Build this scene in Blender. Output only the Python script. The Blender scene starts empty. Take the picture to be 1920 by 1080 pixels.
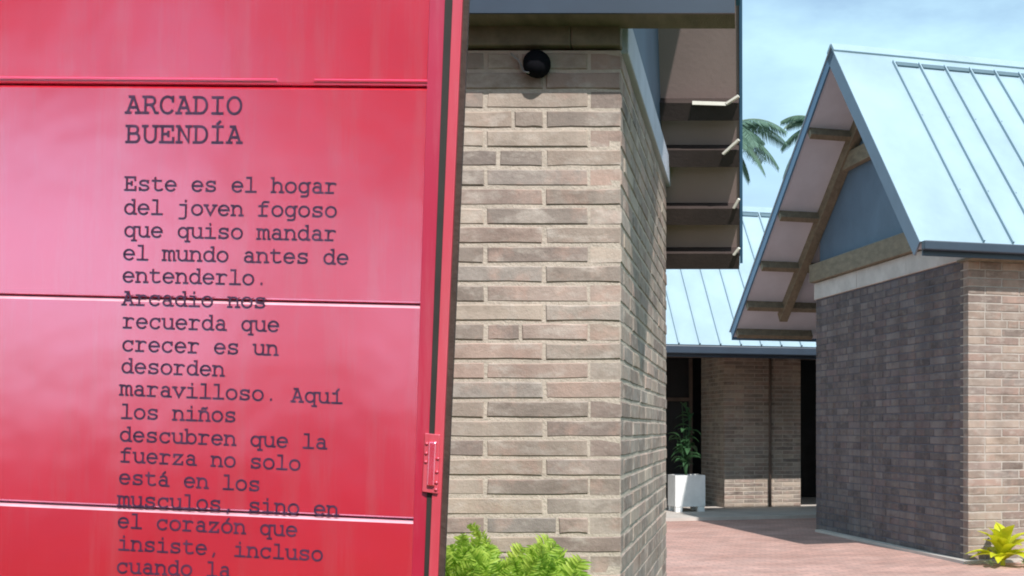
import bpy, math, random
from mathutils import Vector, Matrix

# ---------------------------------------------------------------- camera, sky, sun, exposure
S = bpy.context.scene
COL = S.collection
F, CX, CY, EYE = 2400.0, 1400.0, 804.0, 1.5
cam = bpy.data.cameras.new('camera')
cam.sensor_width = 36.0
cam.lens = 36.0 * F / 1920.0
cam.shift_x = (960.0 - CX) / 1920.0
cam.shift_y = (CY - 540.0) / 1920.0
cam.clip_start, cam.clip_end = 0.05, 5000.0
camo = bpy.data.objects.new('camera', cam)
COL.objects.link(camo)
camo.location = (0, 0, EYE)
camo.rotation_euler = (math.pi / 2, 0, 0)
S.camera = camo

SUN_AZ, SUN_EL = math.radians(22.0), math.radians(48.0)     # azimuth right of straight behind the camera
world = bpy.data.worlds.new("World")
S.world = world
world.use_nodes = True
wt = world.node_tree
bg = wt.nodes['Background']
sky = wt.nodes.new('ShaderNodeTexSky')
sky.sky_type = 'NISHITA'
sky.sun_disc = False
sky.sun_elevation = SUN_EL
sky.sun_rotation = math.pi - SUN_AZ
sky.altitude = 0.0
sky.air_density = 1.1
sky.dust_density = 0.6
sky.ozone_density = 1.5
tc = wt.nodes.new('ShaderNodeTexCoord')
mp = wt.nodes.new('ShaderNodeMapping'); mp.inputs['Scale'].default_value = (1.0, 1.0, 2.6)
mp.inputs['Location'].default_value = (0.4, 0.2, 0.1)
cn = wt.nodes.new('ShaderNodeTexNoise'); cn.inputs['Scale'].default_value = 2.6
cn.inputs['Detail'].default_value = 7.0; cn.inputs['Roughness'].default_value = 0.58
cr = wt.nodes.new('ShaderNodeValToRGB')
cr.color_ramp.elements[0].position = 0.36; cr.color_ramp.elements[0].color = (0, 0, 0, 1)
cr.color_ramp.elements[1].position = 0.62; cr.color_ramp.elements[1].color = (0.92, 0.92, 0.92, 1)
mx = wt.nodes.new('ShaderNodeMix'); mx.data_type = 'RGBA'
mx.inputs['B'].default_value = (4.3, 6.5, 7.6, 1)
wt.links.new(tc.outputs['Generated'], mp.inputs[0]); wt.links.new(mp.outputs[0], cn.inputs['Vector'])
wt.links.new(cn.outputs['Fac'], cr.inputs[0]); wt.links.new(cr.outputs[0], mx.inputs['Factor'])
wt.links.new(sky.outputs[0], mx.inputs['A']); wt.links.new(mx.outputs['Result'], bg.inputs[0])
bg.inputs[1].default_value = 0.125

sun = bpy.data.lights.new('sun', 'SUN')
sun.energy = 4.0
sun.angle = math.radians(0.55)
sun.color = (1.0, 0.96, 0.93)
suno = bpy.data.objects.new('sun', sun)
COL.objects.link(suno)
sd = Vector((math.sin(SUN_AZ) * math.cos(SUN_EL), -math.cos(SUN_AZ) * math.cos(SUN_EL), math.sin(SUN_EL)))
suno.rotation_euler = sd.to_track_quat('Z', 'Y').to_euler()
suno.location = (3, -6, 12)

S.view_settings.view_transform = 'Standard'
S.view_settings.look = 'None'
S.view_settings.gamma = 1.0
S.view_settings.use_curve_mapping = False
S.view_settings.exposure = 0.33
S.cycles.pixel_filter_type = 'BLACKMAN_HARRIS'
S.cycles.filter_width = 1.9

# ---------------------------------------------------------------- helpers
WL = {}
def wl(o):
    return WL.get(o.name, Vector((0, 0, 0)))

def link(o, parent=None, world=Vector((0, 0, 0)), mat=None):
    COL.objects.link(o)
    world = Vector(world)
    if parent is not None:
        o.parent = parent
        o.location = world - wl(parent)
    else:
        o.location = world
    WL[o.name] = world
    return o

def thing(name, label, cat, loc, group=None):
    o = bpy.data.objects.new(name, None)
    o.empty_display_size = 0.2
    link(o, None, loc)
    o['label'] = label
    o['category'] = cat
    if group: o['group'] = group
    return o

class MB:
    """collects faces in world coordinates"""
    def __init__(s): s.v = []; s.f = []
    def poly(s, pts):
        b = len(s.v); s.v += [tuple(p) for p in pts]; s.f.append(tuple(range(b, b + len(pts))))
    def hexa(s, p):   # p: 8 points, bottom 0-3 ring, top 4-7 ring
        b = len(s.v); s.v += [tuple(q) for q in p]
        for f in ((0, 3, 2, 1), (4, 5, 6, 7), (0, 1, 5, 4), (1, 2, 6, 5), (2, 3, 7, 6), (3, 0, 4, 7)):
            s.f.append(tuple(b + i for i in f))
    def box(s, x0, x1, y0, y1, z0, z1, T=None):
        T = T or (lambda a, b, c: (a, b, c))
        s.hexa([T(x0, y0, z0), T(x1, y0, z0), T(x1, y1, z0), T(x0, y1, z0),
                T(x0, y0, z1), T(x1, y0, z1), T(x1, y1, z1), T(x0, y1, z1)])
    def beam(s, a, b, w, h, up=Vector((0, 0, 1))):
        a = Vector(a); b = Vector(b); d = (b - a).normalized()
        sd_ = d.cross(up).normalized(); u = sd_.cross(d).normalized()
        q = [(-w/2, -h/2), (w/2, -h/2), (w/2, h/2), (-w/2, h/2)]
        A = [a + sd_ * i + u * j for i, j in q]; B = [b + sd_ * i + u * j for i, j in q]
        s.hexa(A + B)
    def tube(s, pts, r, n=8):
        pts = [Vector(p) for p in pts]; rs = r if isinstance(r, (list, tuple)) else [r] * len(pts)
        b = len(s.v)
        for i, p in enumerate(pts):
            d = (pts[min(i+1, len(pts)-1)] - pts[max(i-1, 0)]).normalized()
            a = d.orthogonal().normalized() if i == 0 else (a - d * a.dot(d)).normalized()
            c = d.cross(a)
            for k in range(n):
                t = 2 * math.pi * k / n
                s.v.append(tuple(p + (a * math.cos(t) + c * math.sin(t)) * rs[i]))
        for i in range(len(pts) - 1):
            for k in range(n):
                k2 = (k + 1) % n
                s.f.append((b + i*n + k, b + i*n + k2, b + (i+1)*n + k2, b + (i+1)*n + k))
        s.f.append(tuple(b + k for k in reversed(range(n))))
        s.f.append(tuple(b + (len(pts)-1)*n + k for k in range(n)))
    def prism(s, pts, off):   # planar outline extruded by vector off
        n = len(pts); b = len(s.v); off = Vector(off)
        s.v += [tuple(Vector(p)) for p in pts] + [tuple(Vector(p) + off) for p in pts]
        s.f.append(tuple(reversed(range(b, b+n)))); s.f.append(tuple(range(b+n, b+2*n)))
        for i in range(n):
            j = (i + 1) % n
            s.f.append((b+i, b+j, b+n+j, b+n+i))
    def build(s, name, mat, parent=None, origin=None, smooth=False, bevel=0.0, kind=None):
        c = Vector(origin) if origin is not None else sum((Vector(v) for v in s.v), Vector()) / len(s.v)
        me = bpy.data.meshes.new(name)
        me.from_pydata([tuple(Vector(v) - c) for v in s.v], [], s.f)
        import bmesh
        bm = bmesh.new(); bm.from_mesh(me)
        if smooth: bmesh.ops.remove_doubles(bm, verts=bm.verts, dist=1e-5)
        bmesh.ops.recalc_face_normals(bm, faces=bm.faces)
        if bevel: bmesh.ops.bevel(bm, geom=list(bm.edges), offset=bevel, segments=2, affect='EDGES', profile=0.5)
        bm.to_mesh(me); bm.free()
        if smooth:
            for p in me.polygons: p.use_smooth = True
        me.materials.append(mat)
        o = bpy.data.objects.new(name, me)
        link(o, parent, c)
        if kind: o['kind'] = kind
        return o

# ---------------------------------------------------------------- materials
def nd(nt, t, **kw):
    n = nt.nodes.new(t)
    for k, v in kw.items():
        if k in n.inputs: n.inputs[k].default_value = v
        else: setattr(n, k, v)
    return n

def base_mat(name, color, rough=0.6, var=0.12, scale=6.0, bump=0.0, bscale=60.0, spec=0.5, metallic=0.0, tint=None, coords='Object', stretch=(1,1,1)):
    m = bpy.data.materials.new(name); m.use_nodes = True
    nt = m.node_tree; b = nt.nodes['Principled BSDF']
    b.inputs['Roughness'].default_value = rough
    b.inputs['Metallic'].default_value = metallic
    b.inputs['Specular IOR Level'].default_value = spec
    tcn = nd(nt, 'ShaderNodeTexCoord'); mpn = nd(nt, 'ShaderNodeMapping'); mpn.inputs['Scale'].default_value = stretch
    nt.links.new(tcn.outputs[coords], mpn.inputs[0])
    n1 = nd(nt, 'ShaderNodeTexNoise', Scale=scale, Detail=6.0, Roughness=0.62)
    nt.links.new(mpn.outputs[0], n1.inputs['Vector'])
    r = nd(nt, 'ShaderNodeValToRGB')
    c2 = tint or tuple(min(1, c * (1 + var)) for c in color)
    c1 = tuple(c * (1 - var) for c in color)
    r.color_ramp.elements[0].position = 0.3; r.color_ramp.elements[0].color = (*c1, 1)
    r.color_ramp.elements[1].position = 0.7; r.color_ramp.elements[1].color = (*c2, 1)
    nt.links.new(n1.outputs['Fac'], r.inputs[0]); nt.links.new(r.outputs[0], b.inputs['Base Color'])
    if bump:
        n2 = nd(nt, 'ShaderNodeTexNoise', Scale=bscale, Detail=5.0, Roughness=0.6)
        nt.links.new(mpn.outputs[0], n2.inputs['Vector'])
        bp = nd(nt, 'ShaderNodeBump', Strength=bump, Distance=0.01)
        nt.links.new(n2.outputs['Fac'], bp.inputs['Height']); nt.links.new(bp.outputs[0], b.inputs['Normal'])
    return m

def brick_mat(name, gain=1.0, gg=1.0, gb=1.03):
    m = bpy.data.materials.new(name); m.use_nodes = True
    nt = m.node_tree; b = nt.nodes['Principled BSDF']; L = nt.links
    b.inputs['Roughness'].default_value = 0.88; b.inputs['Specular IOR Level'].default_value = 0.25
    oi = nd(nt, 'ShaderNodeObjectInfo'); ge = nd(nt, 'ShaderNodeNewGeometry')
    ad = nd(nt, 'ShaderNodeMath', operation='ADD'); L.new(oi.outputs['Random'], ad.inputs[0]); L.new(ge.outputs['Random Per Island'], ad.inputs[1])
    fr = nd(nt, 'ShaderNodeMath', operation='FRACT'); L.new(ad.outputs[0], fr.inputs[0])
    r = nd(nt, 'ShaderNodeValToRGB'); e = r.color_ramp
    cols = [(0.0, (.39, .315, .255)), (.2, (.285, .240, .205)), (.4, (.50, .415, .335)), (.55, (.33, .290, .255)),
            (.7, (.45, .335, .275)), (.85, (.245, .205, .178)), (1.0, (.49, .40, .315))]
    e.elements[0].position = 0; e.elements[1].position = 1
    for p, c in cols[1:-1]: e.elements.new(p)
    for el, (p, c) in zip(e.elements, cols): el.position = p; el.color = (c[0] * gain, c[1] * gain * gg, c[2] * gain * gb, 1)
    L.new(fr.outputs[0], r.inputs[0])
    # world position gives every brick its own marks
    n1 = nd(nt, 'ShaderNodeTexNoise', Scale=9.0, Detail=5.0, Roughness=0.6)
    L.new(ge.outputs['Position'], n1.inputs['Vector'])
    rr = nd(nt, 'ShaderNodeValToRGB'); rr.color_ramp.elements[0].position = .52; rr.color_ramp.elements[1].position = .72
    rr.color_ramp.elements[0].color = (0, 0, 0, 1); rr.color_ramp.elements[1].color = (.75, .75, .75, 1)
    L.new(n1.outputs['Fac'], rr.inputs[0])
    m1 = nd(nt, 'ShaderNodeMix', data_type='RGBA'); m1.inputs['B'].default_value = (.50 * gain, .345 * gain, .285 * gain, 1)
    L.new(rr.outputs[0], m1.inputs['Factor']); L.new(r.outputs[0], m1.inputs['A'])
    n3 = nd(nt, 'ShaderNodeTexNoise', Scale=14.0, Detail=6.0, Roughness=0.65); 
    mpn = nd(nt, 'ShaderNodeMapping'); mpn.inputs['Location'].default_value = (7, 3, 5); mpn.inputs['Scale'].default_value = (.6, .6, 1.2)
    L.new(ge.outputs['Position'], mpn.inputs[0]); L.new(mpn.outputs[0], n3.inputs['Vector'])
    r3 = nd(nt, 'ShaderNodeValToRGB'); r3.color_ramp.elements[0].position = .50; r3.color_ramp.elements[1].position = .70
    r3.color_ramp.elements[0].color = (0, 0, 0, 1); r3.color_ramp.elements[1].color = (.7, .7, .7, 1)
    L.new(n3.outputs['Fac'], r3.inputs[0])
    m2 = nd(nt, 'ShaderNodeMix', data_type='RGBA'); m2.inputs['B'].default_value = (.56 * gain, .50 * gain, .445 * gain, 1)
    L.new(r3.outputs[0], m2.inputs['Factor']); L.new(m1.outputs['Result'], m2.inputs['A'])
    n4 = nd(nt, 'ShaderNodeTexNoise', Scale=5.0, Detail=7.0, Roughness=0.7); L.new(mpn.outputs[0], n4.inputs['Vector'])
    r4 = nd(nt, 'ShaderNodeValToRGB'); r4.color_ramp.elements[0].position = .32; r4.color_ramp.elements[1].position = .47
    r4.color_ramp.elements[0].color = (.62, .60, .58, 1); r4.color_ramp.elements[1].color = (1, 1, 1, 1)
    L.new(n4.outputs['Fac'], r4.inputs[0])
    m3 = nd(nt, 'ShaderNodeMix', data_type='RGBA', blend_type='MULTIPLY'); m3.inputs['Factor'].default_value = .8
    L.new(m2.outputs['Result'], m3.inputs['A']); L.new(r4.outputs[0], m3.inputs['B'])
    mpw = nd(nt, 'ShaderNodeMapping'); mpw.inputs['Scale'].default_value = (2.2, 2.2, .55); L.new(ge.outputs['Position'], mpw.inputs[0])
    n5 = nd(nt, 'ShaderNodeTexNoise', Scale=1.6, Detail=7.0, Roughness=0.62); L.new(mpw.outputs[0], n5.inputs['Vector'])
    r5 = nd(nt, 'ShaderNodeValToRGB'); r5.color_ramp.elements[0].position = .33; r5.color_ramp.elements[1].position = .66
    r5.color_ramp.elements[0].color = (.74, .72, .70, 1); r5.color_ramp.elements[1].color = (1.1, 1.08, 1.04, 1)
    L.new(n5.outputs['Fac'], r5.inputs[0])
    m4 = nd(nt, 'ShaderNodeMix', data_type='RGBA', blend_type='MULTIPLY'); m4.inputs['Factor'].default_value = 1
    L.new(m3.outputs['Result'], m4.inputs['A']); L.new(r5.outputs[0], m4.inputs['B'])
    L.new(m4.outputs['Result'], b.inputs['Base Color'])
    n2 = nd(nt, 'ShaderNodeTexNoise', Scale=70.0, Detail=5.0, Roughness=0.65); L.new(ge.outputs['Position'], n2.inputs['Vector'])
    bp = nd(nt, 'ShaderNodeBump', Strength=0.55, Distance=0.006)
    L.new(n2.outputs['Fac'], bp.inputs['Height']); L.new(bp.outputs[0], b.inputs['Normal'])
    return m

M = {}
M['brick'] = brick_mat('weathered_brick')
M['brick_r'] = brick_mat('weathered_brick_grey', 0.82, .97, 1.0)
M['brick_g'] = brick_mat('weathered_brick_shade', 0.40, 1.08, 1.36)  # gable copy of the brick, darkened and cooled to paint its shade
M['brick_far'] = brick_mat('weathered_brick_brown', 0.92)
M['mortar'] = base_mat('mortar', (.51, .435, .355), .95, .12, 12, .6, 90, .2)
M['mortar_r'] = base_mat('tan_mortar', (.43, .385, .335), .95, .12, 12, .6, 90, .2)
M['mortar_d'] = base_mat('shade_mortar', (.12, .122, .145), .95, .12, 12, .6, 90, .2)  # mortar with the same gable shade put into its colour
M['stone_band'] = base_mat('concrete_band', (.50, .48, .45), .85, .2, 3, .3, 50, .3)
M['pale_band'] = base_mat('pale_painted_band', (.52, .55, .62), .75, .12, 3, .3, 50, .3)
M['wood_beam'] = base_mat('weathered_beam', (.20, .175, .125), .75, .25, 5, .3, 60, .3, stretch=(3, .6, 3))
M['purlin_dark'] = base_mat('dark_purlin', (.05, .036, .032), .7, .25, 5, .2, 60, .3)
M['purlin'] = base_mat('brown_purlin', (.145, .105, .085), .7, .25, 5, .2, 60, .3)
M['soffit_r'] = base_mat('pale_painted_soffit', (.56, .60, .68), .8, .08, 2, .1, 40, .3)
M['soffit'] = base_mat('painted_soffit', (.38, .275, .25), .8, .08, 2, .1, 40, .3)
M['infill'] = base_mat('blue_grey_board', (.095, .150, .215), .55, .12, 2.5, .1, 30, .4)
M['roof'] = base_mat('pale_blue_metal', (.33, .44, .495), .42, .13, 1.1, .12, 9, .5, stretch=(1, 1, .5))
M['roof_seam'] = base_mat('pale_blue_seam', (.30, .40, .45), .45, .05, 2)
M['closure'] = base_mat('dark_ridge_closure', (.10, .16, .19), .7, .1, 3)
M['trim'] = base_mat('blue_trim', (.075, .175, .30), .38, .1, 3, spec=.6)
M['rake'] = base_mat('slate_rake_trim', (.15, .21, .28), .45, .1, 3)
M['trim_dark'] = base_mat('slate_gutter', (.032, .050, .075), .42, .12, 3, spec=.6)
M['sun_patch'] = base_mat('pale_sun_patch', (.74, .71, .62), .5, .08, 8)  # pale strips standing in for sun patches at the purlin ends
M['pavement'] = base_mat('pink_pavement', (.47, .285, .235), .85, .14, 1.3, .4, 30, .3, tint=(.60, .39, .33))
M['kerb'] = base_mat('pale_concrete', (.52, .47, .42), .85, .15, 2, .3, 40, .3)
M['ground'] = base_mat('lawn', (.045, .075, .022), .95, .4, .8, .6, 30, .1)
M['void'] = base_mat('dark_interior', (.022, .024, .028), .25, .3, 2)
M['planter'] = base_mat('white_planter', (.80, .80, .78), .55, .08, 6, .1, 40)
M['soil'] = base_mat('soil', (.05, .035, .025), .95, .3, 20, .5, 80)
M['black'] = base_mat('black_plastic', (.008, .008, .010), .9, .2, 10, spec=.05)
M['cable'] = base_mat('pale_cable', (.34, .33, .31), .6, .1, 10)
M['bark'] = base_mat('palm_bark', (.20, .16, .12), .9, .35, 9, .8, 30)

def leaf_mat(name, c1, c2, trans, scale=14.0):
    m = bpy.data.materials.new(name); m.use_nodes = True
    nt = m.node_tree; L = nt.links; b = nt.nodes['Principled BSDF']; out = nt.nodes['Material Output']
    b.inputs['Roughness'].default_value = .5
    ge = nd(nt, 'ShaderNodeNewGeometry'); n1 = nd(nt, 'ShaderNodeTexNoise', Scale=scale, Detail=3.0)
    L.new(ge.outputs['Position'], n1.inputs['Vector'])
    ad = nd(nt, 'ShaderNodeMath', operation='MULTIPLY_ADD'); ad.inputs[1].default_value = .45
    L.new(ge.outputs['Random Per Island'], ad.inputs[0]); L.new(n1.outputs['Fac'], ad.inputs[2])
    r = nd(nt, 'ShaderNodeValToRGB'); r.color_ramp.elements[0].position = .4; r.color_ramp.elements[1].position = .95
    r.color_ramp.elements[0].color = (*c1, 1); r.color_ramp.elements[1].color = (*c2, 1)
    L.new(ad.outputs[0], r.inputs[0]); L.new(r.outputs[0], b.inputs['Base Color'])
    t = nd(nt, 'ShaderNodeBsdfTranslucent'); L.new(r.outputs[0], t.inputs['Color'])
    ms = nd(nt, 'ShaderNodeMixShader'); ms.inputs[0].default_value = trans
    L.new(b.outputs[0], ms.inputs[1]); L.new(t.outputs[0], ms.inputs[2]); L.new(ms.outputs[0], out.inputs['Surface'])
    return m
M['bush'] = leaf_mat('bright_fern_leaf', (.26, .46, .04), (.62, .78, .14), .5)
M['lily'] = leaf_mat('yellow_green_leaf', (.42, .50, .02), (.72, .70, .03), .35, 8)
M['spider'] = leaf_mat('variegated_leaf', (.30, .42, .22), (.62, .70, .45), .3, 30)
M['palm'] = leaf_mat('hazed_palm_leaf', (.10, .18, .13), (.17, .28, .20), .35)  # leaf colour paled and blued to paint in distance haze
M['darkleaf'] = leaf_mat('dark_leaf', (.03, .09, .035), (.07, .17, .07), .3)

def red_mat(name, color, rough=.20, ior=4.0, coat=1.0, cior=2.9):
    m = base_mat(name, color, rough, .10, 1.6)
    b = m.node_tree.nodes['Principled BSDF']
    b.inputs['IOR'].default_value = ior
    b.inputs['Coat Weight'].default_value = coat
    b.inputs['Coat IOR'].default_value = cior
    b.inputs['Specular Tint'].default_value = (.82, .56, 1.0, 1)
    nt = m.node_tree
    tcn = nd(nt, 'ShaderNodeTexCoord'); n = nd(nt, 'ShaderNodeTexNoise', Scale=3.5, Detail=4.0, Roughness=.6)
    nt.links.new(tcn.outputs['Object'], n.inputs['Vector'])
    mr = nd(nt, 'ShaderNodeMapRange'); mr.inputs['To Min'].default_value = rough - .05; mr.inputs['To Max'].default_value = rough + .04
    nt.links.new(n.outputs['Fac'], mr.inputs['Value']); nt.links.new(mr.outputs[0], b.inputs['Coat Roughness'])
    mpd = nd(nt, 'ShaderNodeMapping'); mpd.inputs['Scale'].default_value = (14.0, 14.0, 1.1); nt.links.new(tcn.outputs['Object'], mpd.inputs[0])
    nd1 = nd(nt, 'ShaderNodeTexNoise', Scale=1.0, Detail=8.0, Roughness=.7); nt.links.new(mpd.outputs[0], nd1.inputs['Vector'])
    rd = nd(nt, 'ShaderNodeValToRGB'); rd.color_ramp.elements[0].position = .50; rd.color_ramp.elements[1].position = .80
    rd.color_ramp.elements[0].color = (0, 0, 0, 1); rd.color_ramp.elements[1].color = (.16, .16, .16, 1); nt.links.new(nd1.outputs['Fac'], rd.inputs[0])
    src = b.inputs['Base Color'].links[0].from_socket
    md = nd(nt, 'ShaderNodeMix', data_type='RGBA'); md.inputs['B'].default_value = (.62, .45, .44, 1)
    nt.links.new(rd.outputs[0], md.inputs['Factor']); nt.links.new(src, md.inputs['A']); nt.links.new(md.outputs['Result'], b.inputs['Base Color'])
    bp = nd(nt, 'ShaderNodeBump', Strength=.35, Distance=.006)
    n2 = nd(nt, 'ShaderNodeTexNoise', Scale=5.0, Detail=2.0); nt.links.new(tcn.outputs['Object'], n2.inputs['Vector'])
    nt.links.new(n2.outputs['Fac'], bp.inputs['Height']); nt.links.new(bp.outputs[0], b.inputs['Normal']); nt.links.new(bp.outputs[0], b.inputs['Coat Normal'])
    return m
M['red'] = red_mat('glossy_red_paint', (.95, .010, .034))
M['red_frame'] = red_mat('red_frame_paint', (.60, .05, .07), .35, 1.7, .8, 1.7)
M['red_stile'] = red_mat('deep_red_paint', (.42, .010, .030), .35, 1.5, .3, 1.5)
M['edge_glint'] = base_mat('pink_edge_glint', (.78, .40, .46), .35, .25, 7, .2, 40, .8)  # pale pink for the highlight painted along the groove bevels
M['rust'] = base_mat('rusty_brown_edge', (.055, .030, .022), .8, .4, 9, .4, 60)
M['gasket'] = base_mat('black_gasket', (.022, .018, .014), .7, .3, 9)
M['ink'] = base_mat('dark_purple_lettering', (.030, .008, .040), .5, .3, 30, tint=(.085, .030, .075))

# ---------------------------------------------------------------- setting: ground, pavement
g = MB(); g.poly([(-600, -600, -.012), (600, -600, -.012), (600, 900, -.012), (-600, 900, -.012)])
g.build('lawn_ground', M['ground'], kind='structure', origin=(0, 0, -.012))

# local frame of the right building and the far building (parallel to each other)
def Rf(w, u, h): return Vector((2.48 + .954 * w - .301 * u, 14.34 + .301 * w + .954 * u, h))
def Ff(w, u, h): return Vector((-.411 + .954 * w - .301 * u, 23.5 + .301 * w + .954 * u, h))

# paved court: slabs too far and fine to tell apart, so one sheet with fine relief
p = MB(); p.poly([(-9, 8, -.004), (14, 8, -.004), (14, 40, -.004), (-9, 40, -.004)])
pav = p.build('pavement', M['pavement'], kind='structure')
nt = M['pavement'].node_tree; b = nt.nodes['Principled BSDF']
bt = nd(nt, 'ShaderNodeTexBrick'); bt.inputs['Scale'].default_value = 1.0
bt.inputs['Brick Width'].default_value = .2; bt.inputs['Row Height'].default_value = .1; bt.inputs['Mortar Size'].default_value = .006
bt.inputs['Color1'].default_value = (.84, .84, .84, 1); bt.inputs['Color2'].default_value = (1.08, 1.0, .98, 1); bt.inputs['Mortar'].default_value = (.62, .64, .66, 1)
tcn = nd(nt, 'ShaderNodeTexCoord'); mpn = nd(nt, 'ShaderNodeMapping'); mpn.inputs['Rotation'].default_value = (0, 0, math.radians(-17.5))
nt.links.new(tcn.outputs['Object'], mpn.inputs[0]); nt.links.new(mpn.outputs[0], bt.inputs['Vector'])
lk = b.inputs['Base Color'].links[0].from_socket
mm = nd(nt, 'ShaderNodeMix', data_type='RGBA', blend_type='MULTIPLY'); mm.inputs['Factor'].default_value = 1
nt.links.new(lk, mm.inputs['A']); nt.links.new(bt.outputs['Color'], mm.inputs['B']); nt.links.new(mm.outputs['Result'], b.inputs['Base Color'])

# raised pale concrete walk in front of the far building
k = MB(); k.box(-9, 9, -2.3, 3.2, -.01, .05, Ff); k.build('walkway', M['kerb'], kind='structure')
k = MB(); k.box(-.10, 5.5, -.10, -.0, -.01, .03, Rf); k.box(-.10, -.0, 0.0, 4.6, -.01, .03, Rf)
k.build('kerb_strip', M['kerb'], kind='structure')

# ---------------------------------------------------------------- bricks
BRM = {}
def brick_mesh(L, H, D, mat, variant):
    key = (round(L, 3), round(H, 3), round(D, 3), mat.name, variant)
    if key in BRM: return BRM[key]
    rnd = random.Random(hash((round(L*1000), variant)) & 0xffff)
    bv = .005; j = lambda a=.0022: rnd.uniform(-a, a)
    # local: x along, y = into the wall (front face at y=0), z up ; origin centre of the front face
    v = []
    for (x, z) in ((-L/2, -H/2), (L/2, -H/2), (L/2, H/2), (-L/2, H/2)):
        v.append((x, D, z))
    side = []
    xs = [-L/2, -L/6, L/6, L/2]
    # side ring at depth bv with a slightly wavy outline (10 points)
    ring = [(-L/2, -H/2), (-L/6, -H/2), (L/6, -H/2), (L/2, -H/2), (L/2, H/2), (L/6, H/2), (-L/6, H/2), (-L/2, H/2)]
    ring = [(x + j(), z + j()) for x, z in ring]
    b0 = len(v); v += [(x, bv, z) for x, z in ring]
    b1 = len(v); v += [(x - math.copysign(bv, x) * (1 if abs(x) > L/4 else 0), j(.0012), z - math.copysign(bv, z)) for x, z in ring]
    f = [tuple(range(b1, b1 + 8))]
    for i in range(8):
        k = (i + 1) % 8; f.append((b0+i, b0+k, b1+k, b1+i))
    # back sides
    f.append((0, 1, b0+3, b0+2, b0+1, b0)); f.append((1, 2, b0+4, b0+3)); f.append((2, 3, b0+7, b0+6, b0+5, b0+4)); f.append((3, 0, b0, b0+7))
    me = bpy.data.meshes.new('brick'); me.from_pydata(v, [], f); me.validate()
    me.materials.append(mat); BRM[key] = me
    return me

def lay(wall, org, d, n, spans, z0, course, joint, D, mat, keep, stuff_parent, rnd, proud=.0):
    """spans(row)-> list of (s0,s1) brick extents along d; org/d/n are 2-D world; n points out of the wall.
       keep(s, z) -> True for bricks that become objects of their own"""
    ang = math.atan2(d[1], d[0])
    out_dir = Vector((n[0], n[1], 0)); flip = Vector((d[0], d[1], 0)).cross(Vector((0, 0, 1))).dot(out_dir) < 0
    # local y must point into the wall
    bulk = MB(); cnt = 0; row = 0
    while True:
        zc = z0 + (row + .5) * course
        sp = spans(row)
        if sp is None: break
        for s0, s1 in sp:
            L = s1 - s0
            if L < .03: continue
            sc = (s0 + s1) / 2; H = course - joint
            pr = proud + rnd.uniform(-.002, .0012)
            pos = Vector((org[0] + d[0] * sc + n[0] * pr, org[1] + d[1] * sc + n[1] * pr, zc))
            if keep(sc, zc):
                me = brick_mesh(L, H, D, mat, rnd.randrange(4))
                o = bpy.data.objects.new('brick', me)
                link(o, wall, pos)
                o.rotation_euler = (rnd.uniform(-.006, .006), rnd.uniform(-.004, .004), ang if not flip else ang + math.pi)
                cnt += 1
            else:
                ax = Vector((d[0], d[1], 0)) * (L/2); ay = -out_dir * D; az = Vector((0, 0, H/2))
                bulk.hexa([pos - ax - az, pos + ax - az, pos + ax + ay - az, pos - ax + ay - az,
                           pos - ax + az, pos + ax + az, pos + ax + ay + az, pos - ax + ay + az])
        row += 1
    if bulk.v:
        o = bulk.build('brickwork', mat, stuff_parent, kind='stuff')
    return cnt

# ================================================================ NEAR BRICK BUILDING
px_ = lambda x, y, Z: Vector(((x - CX) / F * Z, Z, EYE + (CY - y) / F * Z))
rnd = random.Random(5)
NX = -.465          # gable wall plane
NB = thing('brick_building', 'near brick pier building with a beam above its sunlit face and a steep roof overhang', 'building', (-2.5, 5.5, 0))
WT = 2.905           # top of the brickwork
# mortar core of front wall and gable wall
c = MB(); c.box(-5.0, NX - .004, 4.75 + .0045, 4.95, -.01, WT); nwf = c.build('front_wall', M['mortar'], NB)
c = MB(); c.box(NX - .2, NX - .0045, 4.95, 7.44, -.01, 2.90); nws = c.build('side_wall', M['mortar'], NB)
c = MB(); c.box(-5.0, NX - .2, 7.25, 7.43, -.01, 2.9); c.build('back_wall', M['mortar'], NB); c = MB(); c.box(-5.0, -4.8, 4.95, 7.25, -.01, 2.9); c.build('end_wall', M['mortar'], NB)
course, joint, pit = .0718, .0125, .38
row0 = 0
zbase = EYE + (CY - 278) / F * 4.75 - 36 * course + .0      # a bed joint lies at photo row 278
nrow = int((WT - zbase) / course)
zbase_rows = zbase
def front_spans(row):
    z = zbase_rows + row * course
    if z + course > WT + .03: return None
    out = []
    par = (row + 1) % 2
    edge = 0.0
    if par == 0:   # last brick 3/4, seen joint at photo x 1017
        s = NX - .003; first = .283
    else:
        s = NX - .125; first = .38
    s1 = s
    a = s1 - first + (joint if par == 0 else joint) * .0
    if par == 1:
        a = s1 - .38 + .0
    while s1 > -4.6:
        L = (s1 - a) - joint
        lo = a + joint * .5; hi = s1 - (0 if s1 == s else joint * .5)
        # now and then a brick is cut in two, as in the photograph
        if rnd.random() < .16 and (hi - lo) > .3:
            cut = lo + (hi - lo) * rnd.choice((.33, .42, .55, .7))
            out.append((lo, cut - joint * .4)); out.append((cut + joint * .4, hi))
        else:
            out.append((lo, hi))
        s1 = a; a = s1 - pit
    return out
nfront = lay(nwf, (0, 4.75), (1, 0), (0, -1), front_spans, zbase_rows, course, joint, .115, M['brick'],
             lambda s, z: s > -1.30 and z > .90, nwf, rnd)
def side_spans(row):
    z = zbase_rows + row * course
    if z + course > 2.93: return None
    par = (row + 1) % 2
    out = []
    if par == 0: s = 4.75 + .120 + .004; L0 = .38
    else: s = 4.75 + .004; L0 = .38
    if par == 0: L0 = .26 + .125
    s0 = s
    while s0 < 7.40:
        s1 = min(s0 + L0 - joint, 7.437)
        out.append((s0, s1)); s0 = s0 + L0; L0 = pit
    return out
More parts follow.
